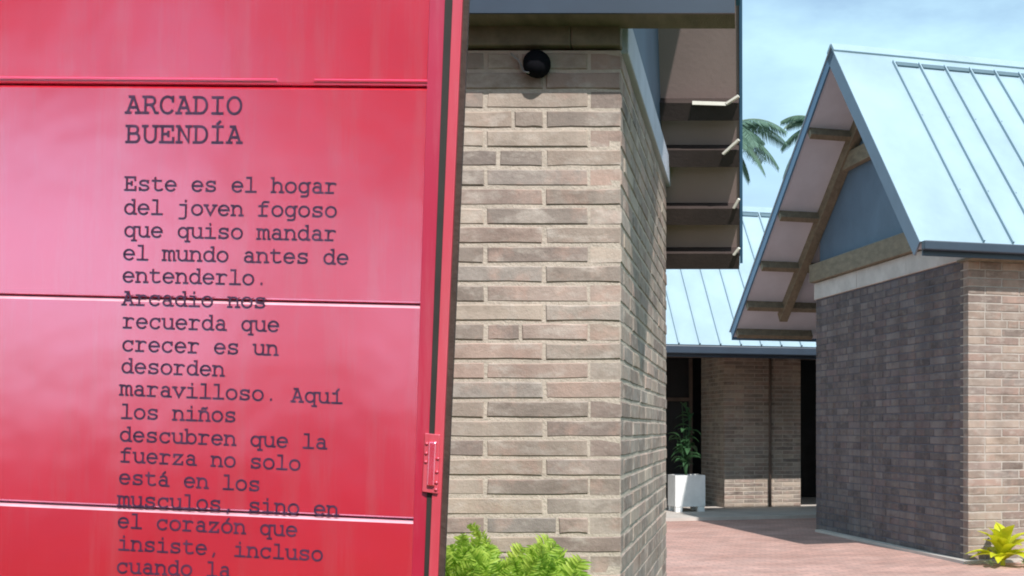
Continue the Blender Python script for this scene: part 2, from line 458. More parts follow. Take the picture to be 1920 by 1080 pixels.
def side_keep(s, z):
    return z > .98 and s < 7.44
nside = lay(nws, (NX, 0), (0, 1), (1, 0), side_spans, zbase_rows, course, joint, .115, M['brick'], side_keep, nws, rnd)

# beam on top of the front wall and dark bricks below it; band on the gable wall
c = MB(); c.box(-5.0, NX - .185, 4.72, 4.95, 2.915, 3.02); c.box(NX - .184, NX + .0, 4.72, 4.797, 2.915, 3.02); c.build('wall_beam', M['wood_beam'], NB, bevel=.006)
c = MB(); c.box(NX - .18, NX + .022, 4.80, 7.455, 2.908, 3.06); c.build('concrete_band', M['pale_band'], NB, bevel=.006)
# roof profile in (Y,H)
NE = (4.64, 3.045); NP = (6.32, 4.87); NBk = (7.70, 2.50)
def nroof_h(y): return NE[1] + 1.09 * (y - NE[0]) if y < NP[0] else NBk[1] + 1.743 * (NBk[0] - y)
GX = -.030          # outer plane of the gable overhang
# gable infill
c = MB(); c.prism([(NX - .02, 4.97, 3.064), (NX - .02, 7.37, 3.064), (NX - .02, 6.32, 4.87), (NX - .02, 4.97, 3.40)], (-.06, 0, 0))
c.build('gable_infill', M['infill'], NB)
th = .10
nroof = MB()
def slab(mb, a, b, x0, x1, t):
    a = Vector((0, a[0], a[1])); b = Vector((0, b[0], b[1])); d = (b - a).normalized(); n = Vector((1, 0, 0)).cross(d)
    if n.z < 0: n = -n
    X0 = Vector((x0, 0, 0)); X1 = Vector((x1, 0, 0))
    mb.hexa([a + X0, a + X1, b + X1, b + X0, a + X0 + n*t, a + X1 + n*t, b + X1 + n*t, b + X0 + n*t])
    return n, d
nf = MB(); slab(nf, NE, NP, -5.2, GX - .012, th); rf1 = nf.build('roof', M['soffit'], NB)
nb_ = MB(); slab(nb_, NBk, NP, -5.2, GX - .012, th); rf2 = nb_.build('roof', M['soffit'], NB)
for (a, b) in ((NE, NP), (NBk, NP)):
    q = MB(); A = Vector((0, a[0], a[1])); B = Vector((0, b[0], b[1])); d = (B - A).normalized(); n = Vector((1, 0, 0)).cross(d); n = n if n.z > 0 else -n
    o0 = n * (th + .004)
    q.hexa([A + o0 + Vector((-5.2, 0, 0)), A + o0 + Vector((GX, 0, 0)), B + o0 + Vector((GX, 0, 0)), B + o0 + Vector((-5.2, 0, 0)),
            A + o0 + n*.015 + Vector((-5.2, 0, 0)), A + o0 + n*.015 + Vector((GX, 0, 0)), B + o0 + n*.015 + Vector((GX, 0, 0)), B + o0 + n*.015 + Vector((-5.2, 0, 0))])
    q.build('roof_sheet', M['roof'], rf1 if a is NE else rf2)
    # rake trim: thin metal strip closing the open gable edge
    q = MB(); lo = -n * .012
    q.hexa([A + lo + Vector((GX - .010, 0, 0)), A + lo + Vector((GX + .006, 0, 0)), B + lo + Vector((GX + .006, 0, 0)), B + lo + Vector((GX - .010, 0, 0)),
            A + n*.125 + Vector((GX - .010, 0, 0)), A + n*.125 + Vector((GX + .006, 0, 0)), B + n*.125 + Vector((GX + .006, 0, 0)), B + n*.125 + Vector((GX - .010, 0, 0))])
    q.build('rake_trim', M['trim'], rf1 if a is NE else rf2)
c = MB(); c.box(-5.2, GX - .012, 4.555, 4.57, 2.98, 3.145); c.build('eave_fascia', M['trim_dark'], rf1)
c = MB(); c.box(-5.2, GX - .012, 4.572, 4.75, 2.985, 2.995); c.build('eave_soffit', M['wood_beam'], rf1)
c = MB(); c.box(-5.2, GX - .012, NBk[0] + .002, NBk[0] + .02, 2.485, 2.66); c.build('eave_fascia', M['trim'], rf2)
# purlins under the back slope, running out to the open gable edge
dB = (Vector((0, NP[0], NP[1])) - Vector((0, NBk[0], NBk[1]))).normalized()
nB = Vector((0, -dB.z, dB.y)); nB = -nB if nB.z > 0 else nB     # points down-forward from the soffit
for ypx in (200, 287, 395, 478):
    # where the sight line at x=-.1 meets the soffit plane
    kk = (CY - ypx) / F
    y = (NBk[1] - EYE + 1.743 * NBk[0]) / (kk + 1.743)
    P = Vector((0, y, nroof_h(y)))
    q = MB(); X0 = Vector((NX + .004 - .2, 0, 0)); X1 = Vector((GX - .014, 0, 0)); hh = dB * .050; dd = nB * .10
    q.hexa([P + X0 - hh, P + X1 - hh, P + X1 + hh, P + X0 + hh, P + X0 - hh + dd, P + X1 - hh + dd, P + X1 + hh + dd, P + X0 + hh + dd])
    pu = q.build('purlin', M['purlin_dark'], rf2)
    i_ = (200, 287, 395, 478).index(ypx)
    bx = ((1298, 193, 1362, 195, 1391, 180), (1350, 289, 1356, 289, 1391, 262), (1372, 391, 1376, 390, 1393, 373), (1372, 479, 1376, 478, 1393, 465))[i_]
    def onsoff(xp, yp):
        kk = (CY - yp) / F; yy = (NBk[1] - EYE + 1.743 * NBk[0]) / (kk + 1.743) - .115
        return px_(xp, yp, yy)
    q = MB(); A_, B_, C_ = onsoff(*bx[:2]), onsoff(*bx[2:4]), onsoff(*bx[4:])
    C_.x = min(C_.x, GX - .014)
    if (B_ - A_).length > .03: q.beam(A_, B_, .012, .020)
    q.beam(B_, C_, .012, .022, Vector((0, -1, .2))); q.build('sun_patch', M['sun_patch'], pu)  # strip laid in the shape of the sunlit patch beside the purlin

# small black lamp on a thin cable under the eave
LP = thing('wall_lamp', 'small round black lamp with a thin pale cable high on the shaded brickwork', 'lamp', (-.80, 4.74, 2.885 - .02))
c = MB(); ctr = px_(1002, 112, 4.66)
rings = [(0.0, .048), (.02, .052), (.040, .048), (.058, .034), (.066, .014)]
base = len(c.v)
c.tube([ctr + Vector((0, .075 - a, 0)) for a, r in rings], [r for a, r in rings], 20)
c.build('lamp_head', M['black'], LP, smooth=True)
c = MB(); c.tube([ctr + Vector((0, .06, .02)), ctr + Vector((0, .083, .03))], .03, 12); c.build('mount', M['black'], LP)
c = MB(); c.tube([px_(958, 100, 4.73), px_(964, 106, 4.73), px_(972, 113, 4.725), px_(978, 124, 4.72), px_(982, 134, 4.71), px_(992, 136, 4.69)], .0035, 6)
c.build('cable', M['cable'], LP, smooth=True)

# ================================================================ RIGHT GABLED BUILDING
rnd = random.Random(11)
RB = thing('gabled_brick_building', 'brick building with a shaded gable wall and pale blue standing seam metal roof', 'building', Rf(2.5, 2.5, 0))
RW = EYE + 1.90
c = MB(); c.box(.006, 6.0, .006, .2, -.01, RW, Rf); rwf = c.build('front_wall', M['mortar_r'], RB)
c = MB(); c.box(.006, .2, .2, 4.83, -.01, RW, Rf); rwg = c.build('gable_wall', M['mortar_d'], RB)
c = MB(); c.box(.2, 6.0, 4.64, 4.83, -.01, 3.4, Rf); c.build('back_wall', M['mortar_r'], RB); c = MB(); c.box(5.8, 6.0, .2, 4.64, -.01, 3.4, Rf); c.build('end_wall', M['mortar_r'], RB)
rc, rj, rp = .094, .013, .43
dW = (.954, .301); dU = (-.301, .954)
orgR = (2.48, 14.34)
def rfront(row):
    if (row + 1) * rc > RW + .02: return None
    out = []; par = row % 2
    s0 = .003
    L0 = .22 if par == 0 else rp
    while s0 < 5.95:
        s1 = min(s0 + L0 - rj, 5.99)
        if rnd.random() < .15 and s1 - s0 > .3:
            cu = s0 + (s1 - s0) * rnd.choice((.35, .5, .65)); out += [(s0, cu - .006), (cu + .006, s1)]
        else: out.append((s0, s1))
        s0 += L0; L0 = rp
    return out
n1 = lay(rwf, orgR, dW, (.301, -.954), rfront, 0, rc, rj, .12, M['brick_r'], lambda s, z: s < .95, rwf, rnd)
def rgab(row):
    if (row + 1) * rc > RW + .02: return None
    out = []; par = row % 2
    s0 = .128
    L0 = rp if par == 0 else .25
    while s0 < 4.8:
        s1 = min(s0 + L0 - rj, 4.827); out.append((s0, s1)); s0 += L0
    return out
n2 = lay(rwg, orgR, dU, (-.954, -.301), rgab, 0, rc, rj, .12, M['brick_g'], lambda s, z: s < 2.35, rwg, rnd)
# band, tie beam, infill, rafters in the gable
c = MB(); c.box(-.028, .16, .02, 1.6, EYE + 1.905, EYE + 2.15, Rf); c.build('concrete_band', M['stone_band'], RB, bevel=.008)
c = MB(); c.box(-.025, .16, 1.606, 3.2, EYE + 1.905, EYE + 2.15, Rf); c.build('concrete_band', M['stone_band'], RB, bevel=.008)
c = MB(); c.box(-.028, .16, 3.206, 4.84, EYE + 1.905, EYE + 2.15, Rf); c.build('concrete_band', M['stone_band'], RB, bevel=.008)
c = MB(); c.box(-.10, .12, .30, 4.86, EYE + 2.155, EYE + 2.42, Rf); c.build('tie_beam', M['wood_beam'], RB, bevel=.01)
E0 = (-.25, EYE + 2.05); PK = (2.386, EYE + 4.916); BK = (6.88, EYE + 1.586)
def rh(u): return E0[1] + (PK[1]-E0[1]) / (PK[0]-E0[0]) * (u - E0[0]) if u < PK[0] else PK[1] + (BK[1]-PK[1]) / (BK[0]-PK[0]) * (u - PK[0])
tR = .13
c = MB(); zb = EYE + 2.425
c.prism([Rf(.05, .5, zb), Rf(.05, 4.8, zb), Rf(.05, 4.8, rh(4.8) - tR - .01), Rf(.05, PK[0], PK[1] - tR - .05), Rf(.05, .5, rh(.5) - tR - .01)], Rf(.12, 0, 0) - Rf(.05, 0, 0))
c.build('gable_infill', M['infill'], RB)
zc_ = EYE + 3.70
ul = 2.386 - (PK[1] - .25 - zc_) / 1.09 + .1; ur = 2.386 + (PK[1] - .25 - zc_) / .742
c = MB(); c.box(-.06, .045, ul, ur, zc_ - .11, zc_ + .11, Rf); c.build('collar_beam', M['wood_beam'], RB, bevel=.008)
# rafters along both slopes in the wall plane
for a, b_ in (((.2, E0[1] + .45 * 1.087), PK), ((6.3, BK[1] + .58 * .742), PK)):
    A = Rf(-.02, a[0], a[1] - tR - .11); B = Rf(-.02, b_[0], b_[1] - tR - .13)
    q = MB(); q.beam(A, B, .13, .20); q.build('rafter', M['wood_beam'], RB)
RG = -.70            # outer plane of the gable overhang
def rslab(mb, a, b, w0, w1, up0, up1, ext0=0.0, ext1=0.0):
    da = Vector((0, b[0]-a[0], b[1]-a[1])); L = da.length; da.normalize()
    n = Vector((0, -da.z, da.y)); n = n if n.z > 0 else -n
    P = [(a[0] - da.y*ext0, a[1] - da.z*ext0), (b[0] + da.y*ext1, b[1] + da.z*ext1)]
    def q(w, i, up): return Rf(w, P[i][0] + n.y * up, P[i][1] + n.z * up)
    mb.hexa([q(w0, 0, up0), q(w1, 0, up0), q(w1, 1, up0), q(w0, 1, up0), q(w0, 0, up1), q(w1, 0, up1), q(w1, 1, up1), q(w0, 1, up1)])
roofs = []
for a in (E0, BK):
    q = MB(); rslab(q, a, PK, RG + .02, 8.0, -tR, -.012); r_ = q.build('roof', M['soffit_r'], RB); roofs.append(r_)
    q = MB(); rslab(q, a, PK, RG - .02, 8.05, -.010, .004, .03); q.build('roof_sheet', M['roof'], r_)
    q = MB(); rslab(q, a, PK, RG - .004, RG + .018, -tR - (.09 if a is E0 else .02), -.012, 0, .02); q.build('rake_trim', M['rake'] if a is E0 else M['trim'], r_)
# standing seams on the sunlit slope, each a rib of its own, with dark closures between them at the ridge
w_s = .80 - .70 + .0
k0 = 0
w = .06
seam_ws = []
while w < 7.9:
    seam_ws.append(w); w += .362
for i, w in enumerate(seam_ws):
    q = MB(); rslab(q, E0, (PK[0] - .19, PK[1] - .19 * 1.087), w - .010, w + .010, .004, .040, .0, 0); q.build('roof_seam', M['roof_seam'], roofs[0])
    if w < 7.5:
        q = MB(); da = (PK[0] - .20, PK[1] - .20 * 1.087)
        rslab(q, (da[0] - .055, da[1] - .055 * 1.087), da, w + .03, w + .335, .004, .028); q.build('ridge_closure', M['closure'], roofs[0])
q = MB(); da = (PK[0] - .10, PK[1] - .10 * 1.087)
q = MB(); rslab(q, da, PK, RG - .02, 8.05, .006, .03, 0, .0); rslab(q, (PK[0] + .12, PK[1] - .12 * .742), PK, RG - .02, 8.05, .006, .03)
q.build('ridge_cap', M['roof'], roofs[0])
for i, w in enumerate(seam_ws[:10]):
    for u in (.35, 1.35):
        q = MB(); c0 = Rf(w + .012, u, rh(u) + .034); q.tube([c0, c0 + Vector((0, -.012, .014))], .011, 6); q.build('screw', M['closure'], roofs[0])
# eave gutter and fascia on the sunny side, fascia at the back
c = MB(); c.box(RG + .0, 8.0, E0[0] - .105, E0[0] - .012, E0[1] - .115, E0[1] - .015, Rf); c.build('gutter', M['trim_dark'], roofs[0], bevel=.012)
c = MB(); c.box(RG + .02, 8.0, E0[0] - .010, E0[0] + .012, E0[1] - .17, E0[1] - .012, Rf); c.build('eave_fascia', M['trim_dark'], roofs[0])
c = MB(); c.box(RG + .02, 8.0, BK[0] - .01, BK[0] + .014, BK[1] - .15, BK[1] - .012, Rf); c.build('eave_fascia', M['trim'], roofs[1])
# boxed soffit over the front wall
c = MB(); c.box(-.04, 6.0, -.24, .20, E0[1] - .165, E0[1] - .14, Rf); c.build('eave_soffit', M['wood_beam'], RB)
# purlins under the back slope
for u in (3.42, 4.66, 5.50, 6.22, 6.75):
    dd = Vector((0, BK[0]-PK[0], BK[1]-PK[1])).normalized(); n = Vector((0, dd.z, -dd.y)); n = n if n.z < 0 else -n
    def q_(w, s, dn): return Rf(w, u + dd.y * s + n.y * dn, rh(u) + dd.z * s + n.z * dn)
    q = MB(); dn0, dn1 = tR - .005, tR + .13
    q.hexa([q_(RG + .03, -.045, dn0), q_(.6, -.045, dn0), q_(.6, .045, dn0), q_(RG + .03, .045, dn0),
            q_(RG + .03, -.045, dn1), q_(.6, -.045, dn1), q_(.6, .045, dn1), q_(RG + .03, .045, dn1)])
    q.build('purlin', M['wood_beam'], roofs[1], bevel=.004)

# ================================================================ FAR BUILDING
rnd = random.Random(21)
FB = thing('low_brick_building', 'low far brick building with a deep shaded porch under a pale blue seamed roof', 'building', Ff(0, 1.5, .05))
fc, fp = .075, .38
FWALLT = 3.0
c = MB(); c.box(.006, 1.49, .006, 1.6, .045, FWALLT, Ff); fw = c.build('wall', M['mortar'], FB)
c = MB(); c.box(-9.0, -2.6, .006, .3, .045, FWALLT, Ff); c.build('wall', M['mortar'], FB)
c = MB(); c.box(3.6, 8.8, .006, .3, .045, FWALLT, Ff); c.build('wall', M['mortar'], FB)
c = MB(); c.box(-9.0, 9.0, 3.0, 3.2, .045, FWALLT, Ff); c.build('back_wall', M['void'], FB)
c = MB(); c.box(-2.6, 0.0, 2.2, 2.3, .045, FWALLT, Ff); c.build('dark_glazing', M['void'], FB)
for w_ in (-2.58, -1.75, -.9, -.06):
    c = MB(); c.box(w_ - .03, w_ + .03, 2.12, 2.195, .05, FWALLT - .1, Ff); c.build('glazing_mullion', M['purlin'], FB)
c = MB(); c.box(-2.55, -.09, 2.13, 2.19, 2.05, 2.12, Ff); c.build('glazing_transom', M['purlin'], FB)
orgF = (-.411, 23.5)
def ffront(row):
    if .05 + (row + 1) * fc > FWALLT: return None
    out = []; s0 = .003; L0 = fp if row % 2 else fp * .55
    while s0 < 1.44:
        s1 = min(s0 + L0 - .014, 1.487); out.append((s0, s1)); s0 += L0; L0 = fp
    return out
lay(fw, orgF, dW, (.301, -.954), ffront, .05, fc, .014, .06, M['brick_far'], lambda s, z: 0.15 < z < 1.5, fw, rnd)
def fside(row):
    if .05 + (row + 1) * fc > FWALLT: return None
    out = []; s0 = .075; L0 = fp * .6 if row % 2 else fp
    while s0 < 1.55:
        s1 = min(s0 + L0 - .014, 1.59); out.append((s0, s1)); s0 += L0; L0 = fp
    return out
lay(fw, orgF, dU, (-.954, -.301), fside, .05, fc, .014, .06, M['brick_far'], lambda s, z: False, fw, rnd)
# downpipe on the lit brick
c = MB(); c.tube([Ff(.87, -.05, .06), Ff(.87, -.05, 2.95)], .028, 10); c.build('downpipe', M['purlin'], FB, smooth=True)
FE = (-1.86, EYE + 1.40); FP_ = (.66, EYE + 4.20); FBk = (4.6, EYE + 1.2)
def fslab(mb, a, b, w0, w1, up0, up1):
    da = Vector((0, b[0]-a[0], b[1]-a[1])).normalized(); n = Vector((0, -da.z, da.y)); n = n if n.z > 0 else -n
    def q(w, p, up): return Ff(w, p[0] + n.y * up, p[1] + n.z * up)
    mb.hexa([q(w0, a, up0), q(w1, a, up0), q(w1, b, up0), q(w0, b, up0), q(w0, a, up1), q(w1, a, up1), q(w1, b, up1), q(w0, b, up1)])
for a in (FE, FBk):
    q = MB(); fslab(q, a, FP_, -9.5, 9.5, -.1, -.004); r_ = q.build('roof', M['soffit'], FB)
    q = MB(); fslab(q, a, FP_, -9.53, 9.53, -.002, .012); q.build('roof_sheet', M['roof'], r_)
    if a is FE: fr_ = r_
w = -4.6
while w < 5.0:
    q = MB(); fslab(q, FE, (FP_[0] - .12, FP_[1] - .12 * 1.09), w - .012, w + .012, .012, .050); q.build('roof_seam', M['roof_seam'], fr_)
    q = MB(); fslab(q, (FP_[0] - .19, FP_[1] - .19 * 1.09), (FP_[0] - .13, FP_[1] - .13 * 1.09), w + .03, w + .33, .012, .036); q.build('ridge_closure', M['closure'], fr_)
    w += .362
q = MB(); fslab(q, (FP_[0] - .11, FP_[1] - .11 * 1.09), FP_, -9.53, 9.53, .014, .034); q.build('ridge_cap', M['roof'], fr_)
c = MB(); c.box(-9.5, 9.5, FE[0] - .11, FE[0] - .012, FE[1] - .145, FE[1] - .012, Ff); c.build('gutter', M['trim_dark'], fr_, bevel=.014)
c = MB(); c.box(-9.5, 9.5, FE[0] - .01, FE[0] + .02, FE[1] - .20, FE[1] - .1, Ff); c.build('eave_fascia', M['trim_dark'], fr_)
c = MB(); c.box(-9.4, 9.4, FE[0] + .03, .3, 2.93 - .12, 2.93 - .10, Ff); c.build('porch_ceiling', M['purlin'], FB)

# ================================================================ PLANTER BOX with dark plant
PB = px_(1287, 962, 22.6); PB.z = .05
PL = thing('planter_box', 'square white planter box on low feet at the porch edge of the far building', 'planter', PB)
def Pf(a, b, h): return Vector((PB.x + .954 * a - .301 * b, PB.y + .301 * a + .954 * b, PB.z + h))
c = MB()
c.box(-.27, .27, -.27, -.235, .09, .64, Pf); c.box(-.27, .27, .235, .27, .09, .64, Pf)
c.box(-.27, -.235, -.235, .235, .09, .64, Pf); c.box(.235, .27, -.235, .235, .09, .64, Pf); c.box(-.235, .235, -.235, .235, .09, .12, Pf)
c.build('pot', M['planter'], PL)
for a, b_ in ((-.2, -.2), (.2, -.2), (-.2, .2), (.2, .2)):
    c = MB(); c.box(a - .06, a + .06, b_ - .06, b_ + .06, 0, .088, Pf); c.build('foot', M['planter'], PL)
c = MB(); c.box(-.233, .233, -.233, .233, .54, .58, Pf); c.build('soil', M['soil'], PL)

def blade(mb, base, tip, width, up, seg=6, droop=0.0, fold=.25):
    """a pointed leaf from base to tip with a fold along its middle"""
    base = Vector(base); tip = Vector(tip); d = tip - base; L = d.length
    side = d.cross(up).normalized(); nn = side.cross(d).normalized()
    rows = []
    for i in range(seg + 1):
        t = i / seg
        p_ = base + d * t + Vector((0, 0, -droop * L * t * t)) + nn * (0.10 * L * math.sin(t * math.pi))
        wd = width * math.sin(math.pi * min(1, (t * .86 + .14))) ** .8 if i < seg else width * .02
        b0 = len(mb.v)
        mb.v += [tuple(p_ - side * wd / 2 + nn * wd * fold), tuple(p_), tuple(p_ + side * wd / 2 + nn * wd * fold)]
        rows.append(b0)
    for a, b in zip(rows, rows[1:]):
        mb.f.append((a, a + 1, b + 1, b)); mb.f.append((a + 1, a + 2, b + 2, b + 1))

rnd = random.Random(31)
PP = thing('potted_plant', 'dark leafy plant rising from the white planter box in the porch shade', 'plant', Pf(0, 0, .58))
for i in range(9):
    a = rnd.uniform(0, 6.28); r_ = rnd.uniform(.05, .22); h = rnd.uniform(.5, 1.35)
    top = Pf(math.cos(a) * r_, math.sin(a) * r_, .58 + h); c = MB(); c.tube([Pf(0, 0, .56), (Pf(0, 0, .58) + top) / 2 + Vector((0, 0, .05)), top], [.012, .009, .005], 5)
    st = c.build('stem', M['darkleaf'], PP)
    for k_ in range(6):
        t = .35 + .65 * k_ / 5; bpt = Pf(0, 0, .58).lerp(top, t); aa = rnd.uniform(0, 6.28); L = rnd.uniform(.16, .30)
        c = MB(); blade(c, bpt, bpt + Vector((math.cos(aa) * L, math.sin(aa) * L, rnd.uniform(-.06, .14))), L * .42, Vector((0, 0, 1)), 5, .25)
        c.build('leaf', M['darkleaf'], st, smooth=True)

# ================================================================ PALMS
def palm(px, py, Z, label, seed, nfr, L, fixed=()):
    rnd = random.Random(seed)
    top = px_(px, py, Z)
    T = thing('palm_tree', label, 'palm tree', (top.x - .3, Z, 0), 'palm trees behind the roofs')
    c = MB(); pts = [Vector((top.x - .3 + .3 * (t / 10) ** 2, Z, top.z * t / 10)) for t in range(11)]
    c.tube(pts, [.20 - .009 * i + (.05 if i == 0 else 0) for i in range(11)], 12); c.build('trunk', M['bark'], T, smooth=True)
    specs = list(fixed) + [(rnd.uniform(0, 6.28), rnd.uniform(-.1, 1.0), L * rnd.uniform(.85, 1.1)) for _ in range(nfr)]
    for az, el, Lf in specs:
        # rachis
        p_ = top.copy(); d = Vector((math.cos(az) * math.cos(el), math.sin(az) * math.cos(el), math.sin(el)))
        pts = [p_.copy()]; n = 16
        for i in range(n):
            d = (d + Vector((0, 0, -.105))).normalized(); p_ = p_ + d * Lf / n; pts.append(p_.copy())
        c = MB(); c.tube(pts, [.03 * (1 - i / (n + 1)) + .004 for i in range(n + 1)], 5); f = c.build('frond', M['palm'], T)
        m = MB()
        for i in range(2, n + 1):
            for sgn in (-1, 1):
                for sub in (0, .33, .66):
                    if i + sub > n: continue
                    a = pts[i - 1].lerp(pts[i], sub) if i > 0 else pts[i]; dd = (pts[i] - pts[i-1]).normalized()
                    sdv = dd.cross(Vector((0, 0, 1))).normalized() * sgn
                    t = (i + sub) / n; ll = Lf * .30 * math.sin(math.pi * (.12 + .80 * t)) ** .7
                    tip = a + (sdv * .75 + dd * .55 + Vector((0, 0, -.45 + rnd.uniform(-.1, .1)))).normalized() * ll
                    wv = dd * .022
                    mid = a.lerp(tip, .5) + Vector((0, 0, .03))
                    m.poly([a - wv * .6, mid - wv, tip - Vector((0, 0, .04)), mid + wv, a + wv * .6])
        m.build('leaflets', M['palm'], f)
palm(1352, 250, 33, 'palm tree behind the low roof, its fronds showing right of the near overhang', 3, 12, 2.1,
     fixed=((0.0, .25, 1.9), (.15, .62, 1.3), (-.2, -.05, 1.7), (.3, -.45, 1.5)))
palm(1545, 240, 35, 'palm tree mostly hidden behind the gabled roof, with fronds pointing left', 8, 8, 1.5,
     fixed=((3.14, .9, 1.35), (3.3, -.25, 1.9), (3.0, -.6, 1.6)))

# ================================================================ BUSH in front of the brick pier
rnd = random.Random(42)
BC = Vector((-.88, 4.38, 0))
BU = thing('fern_bush', 'bright green feathery bush growing against the foot of the sunlit brick pier', 'bush', BC)
def frond_mesh(L, seed):
    r = random.Random(seed); m = MB(); n = 14
    pts = [Vector((0, -.12 * L * (i / n) ** 2, L * i / n - .10 * L * (i / n) ** 3)) for i in range(n + 1)]
    for i in range(1, n + 1):
        t = i / n; ll = L * .27 * (math.sin(math.pi * (.08 + .86 * (1 - t) ** .8))) ** .8 + .008
        for sg in (-1, 1):
            a = pts[i]; d = (pts[i] - pts[i-1]).normalized()
            tip = a + (Vector((sg, 0, 0)) * .82 + d * .55 + Vector((0, r.uniform(-.45, .3), 0))).normalized() * ll * r.uniform(.8, 1.15)
            blade(m, a, tip, ll * .19 + .003, Vector((0, -1, .2)), 4, .12)
    blade(m, pts[-2], pts[-1] + (pts[-1] - pts[-2]) * .6, .012, Vector((0, -1, .2)), 3)
    m.tube(pts, [.0022] * (n + 1), 4)
    me = bpy.data.meshes.new('frond'); me.from_pydata(m.v, [], m.f); me.materials.append(M['bush'])
    for p_ in me.polygons: p_.use_smooth = True
    return me
FM = [frond_mesh(.24, 1), frond_mesh(.19, 2), frond_mesh(.28, 3), frond_mesh(.22, 4)]
# woody stems
for i in range(9):
    a = rnd.uniform(0, 6.28); c = MB(); e = BC + Vector((rnd.uniform(-.32, .30), rnd.uniform(-.12, .10), rnd.uniform(.65, .86)))
    c.tube([BC + Vector((math.cos(a) * .04, math.sin(a) * .04, 0)), BC.lerp(e, .5) + Vector((0, 0, .08)), e], [.010, .007, .004], 6); c.build('stem', M['bark'], BU)
def bush_top(x):   # height of the crown outline across its width, from the photograph
    pxs = CX + x / 4.38 * F
    tab = [(800, 1035), (850, 1010), (885, 985), (905, 985), (920, 992), (932, 1005), (948, 1042), (975, 1046), (990, 1026), (1010, 1020), (1030, 1020), (1050, 1042), (1095, 1062), (1150, 1120)]
    for (a, ya), (b, yb) in zip(tab, tab[1:]):
        if a <= pxs <= b: yv = ya + (yb - ya) * (pxs - a) / (b - a); break
    else: yv = 1060
    return EYE + (CY - yv) / F * 4.38
for i in range(290):
    x = rnd.uniform(-1.16, -.54); top = bush_top(x); k_ = rnd.random() ** 1.6
    zt = top - k_ * .42 + rnd.uniform(-.02, .01); y = 4.38 + rnd.uniform(-.20, .18) * (1 - .25 * (1 - k_))
    me = rnd.choice(FM); o = bpy.data.objects.new('frond', me)
    L = .20
    tilt = rnd.uniform(-.75, .75) * (1.25 if k_ > .2 else .8)
    sc = rnd.uniform(.42, .8)
    # tip ends near zt
    link(o, BU, (x - math.sin(tilt) * L * sc * .5, y, zt - L * sc * math.cos(tilt) * .95))
    o.rotation_euler = (rnd.uniform(-.1, .8), tilt, rnd.uniform(-1.0, 1.0)); o.scale = (sc, sc, sc)

# ================================================================ YELLOW PLANT and variegated plant by the right wall
YB = px_(1880, 1050, 14.05); YB.z = 0.0
rnd = random.Random(77)
YP = thing('broadleaf_plant', 'bright yellow broad leaved plant at the foot of the sunlit right wall', 'plant', YB)
for ring, (n, el0, el1, L0, L1) in enumerate(((11, .15, .5, .34, .42), (11, .55, .95, .34, .46), (7, 1.05, 1.45, .32, .44))):
    for i in range(n):
        a = i / n * 6.283 + rnd.uniform(-.3, .3); el = rnd.uniform(el0, el1); L = rnd.uniform(L0, L1)
        base_ = YB + Vector((math.cos(a) * .03, math.sin(a) * .03, .06 + ring * .05))
        c = MB(); blade(c, base_, base_ + Vector((math.cos(a) * math.cos(el) * L, math.sin(a) * math.cos(el) * L, math.sin(el) * L)), L * .38, Vector((0, 0, 1)), 7, .18, .18)
        c.build('leaf', M['lily'], YP, smooth=True)
c = MB(); c.tube([YB, YB + Vector((0, 0, .22))], [.03, .018], 8); c.build('stem', M['lily'], YP)
for j_, (xx, lab) in enumerate(((1858, 'small pale striped plant low beside the corner of the right wall'), (1922, 'small pale striped plant half cut off by the right edge of the photo'))):
    SB = px_(xx, 1058, 13.9); SB.z = 0
    SP = thing('striped_plant', lab, 'plant', SB, 'pale striped plants at the foot of the right wall')
    for i in range(22):
        a = rnd.uniform(0, 6.28); el = rnd.uniform(.5, 1.4); L = rnd.uniform(.12, .22) * (1 if j_ else .6)
        c = MB(); blade(c, SB + Vector((0, 0, .01)), SB + Vector((math.cos(a) * math.cos(el) * L, math.sin(a) * math.cos(el) * L, math.sin(el) * L)), .022, Vector((0, 0, 1)), 5, .35)
        c.build('leaf', M['spider'], SP, smooth=True)

# ================================================================ RED METAL DOOR with lettering
DO = Vector(((500 - CX) / F * 3.0, 3.0, EYE + (CY - 540) / F * 3.0))     # a point of the door's face
PITCH, YAW = math.radians(1.5), math.radians(0.0)
DN = Vector((math.sin(YAW), -math.cos(YAW) * math.cos(PITCH), math.sin(PITCH))).normalized()   # outward normal, leaning back a little
CAMP = Vector((0, 0, EYE))
def D(x, y, off=0.0):
    """point of the door's face plane under photo position x, y; then off metres out along the normal"""
    r = Vector(((x - CX) / F, 1.0, (CY - y) / F))
    t = (DO - CAMP).dot(DN) / r.dot(DN)
    return CAMP + r * t + DN * off
def lerpx(tab, y):
    if y <= tab[0][0]: (a, b) = (tab[0], tab[1])
    elif y >= tab[-1][0]: (a, b) = (tab[-2], tab[-1])
    else:
        for a, b in zip(tab, tab[1:]):
            if a[0] <= y <= b[0]: break
    return a[1] + (b[1] - a[1]) * (y - a[0]) / (b[0] - a[0])
PAN_R = lambda y: 806 - .0315 * y
STL_R = lambda y: 832.5 - .0365 * y
GAP_R = lambda y: 848 - .0415 * y
JAM_R = lambda y: 866.5 - .043 * y
EDG_R = lambda y: 885 - .043 * y
DBASE = D(300, 2010); DBASE.z = 0
RD = thing('red_metal_door', 'glossy red metal door panel printed with dark Spanish text in a red frame', 'door', DBASE)
def dq(m, q, o0, o1):     # quad of photo positions from depth o0 to o1
    A = [D(x, y, o0) for x, y in q]; B = [D(x, y, o1) for x, y in q]
    m.hexa(A + B)
XL = -520.0
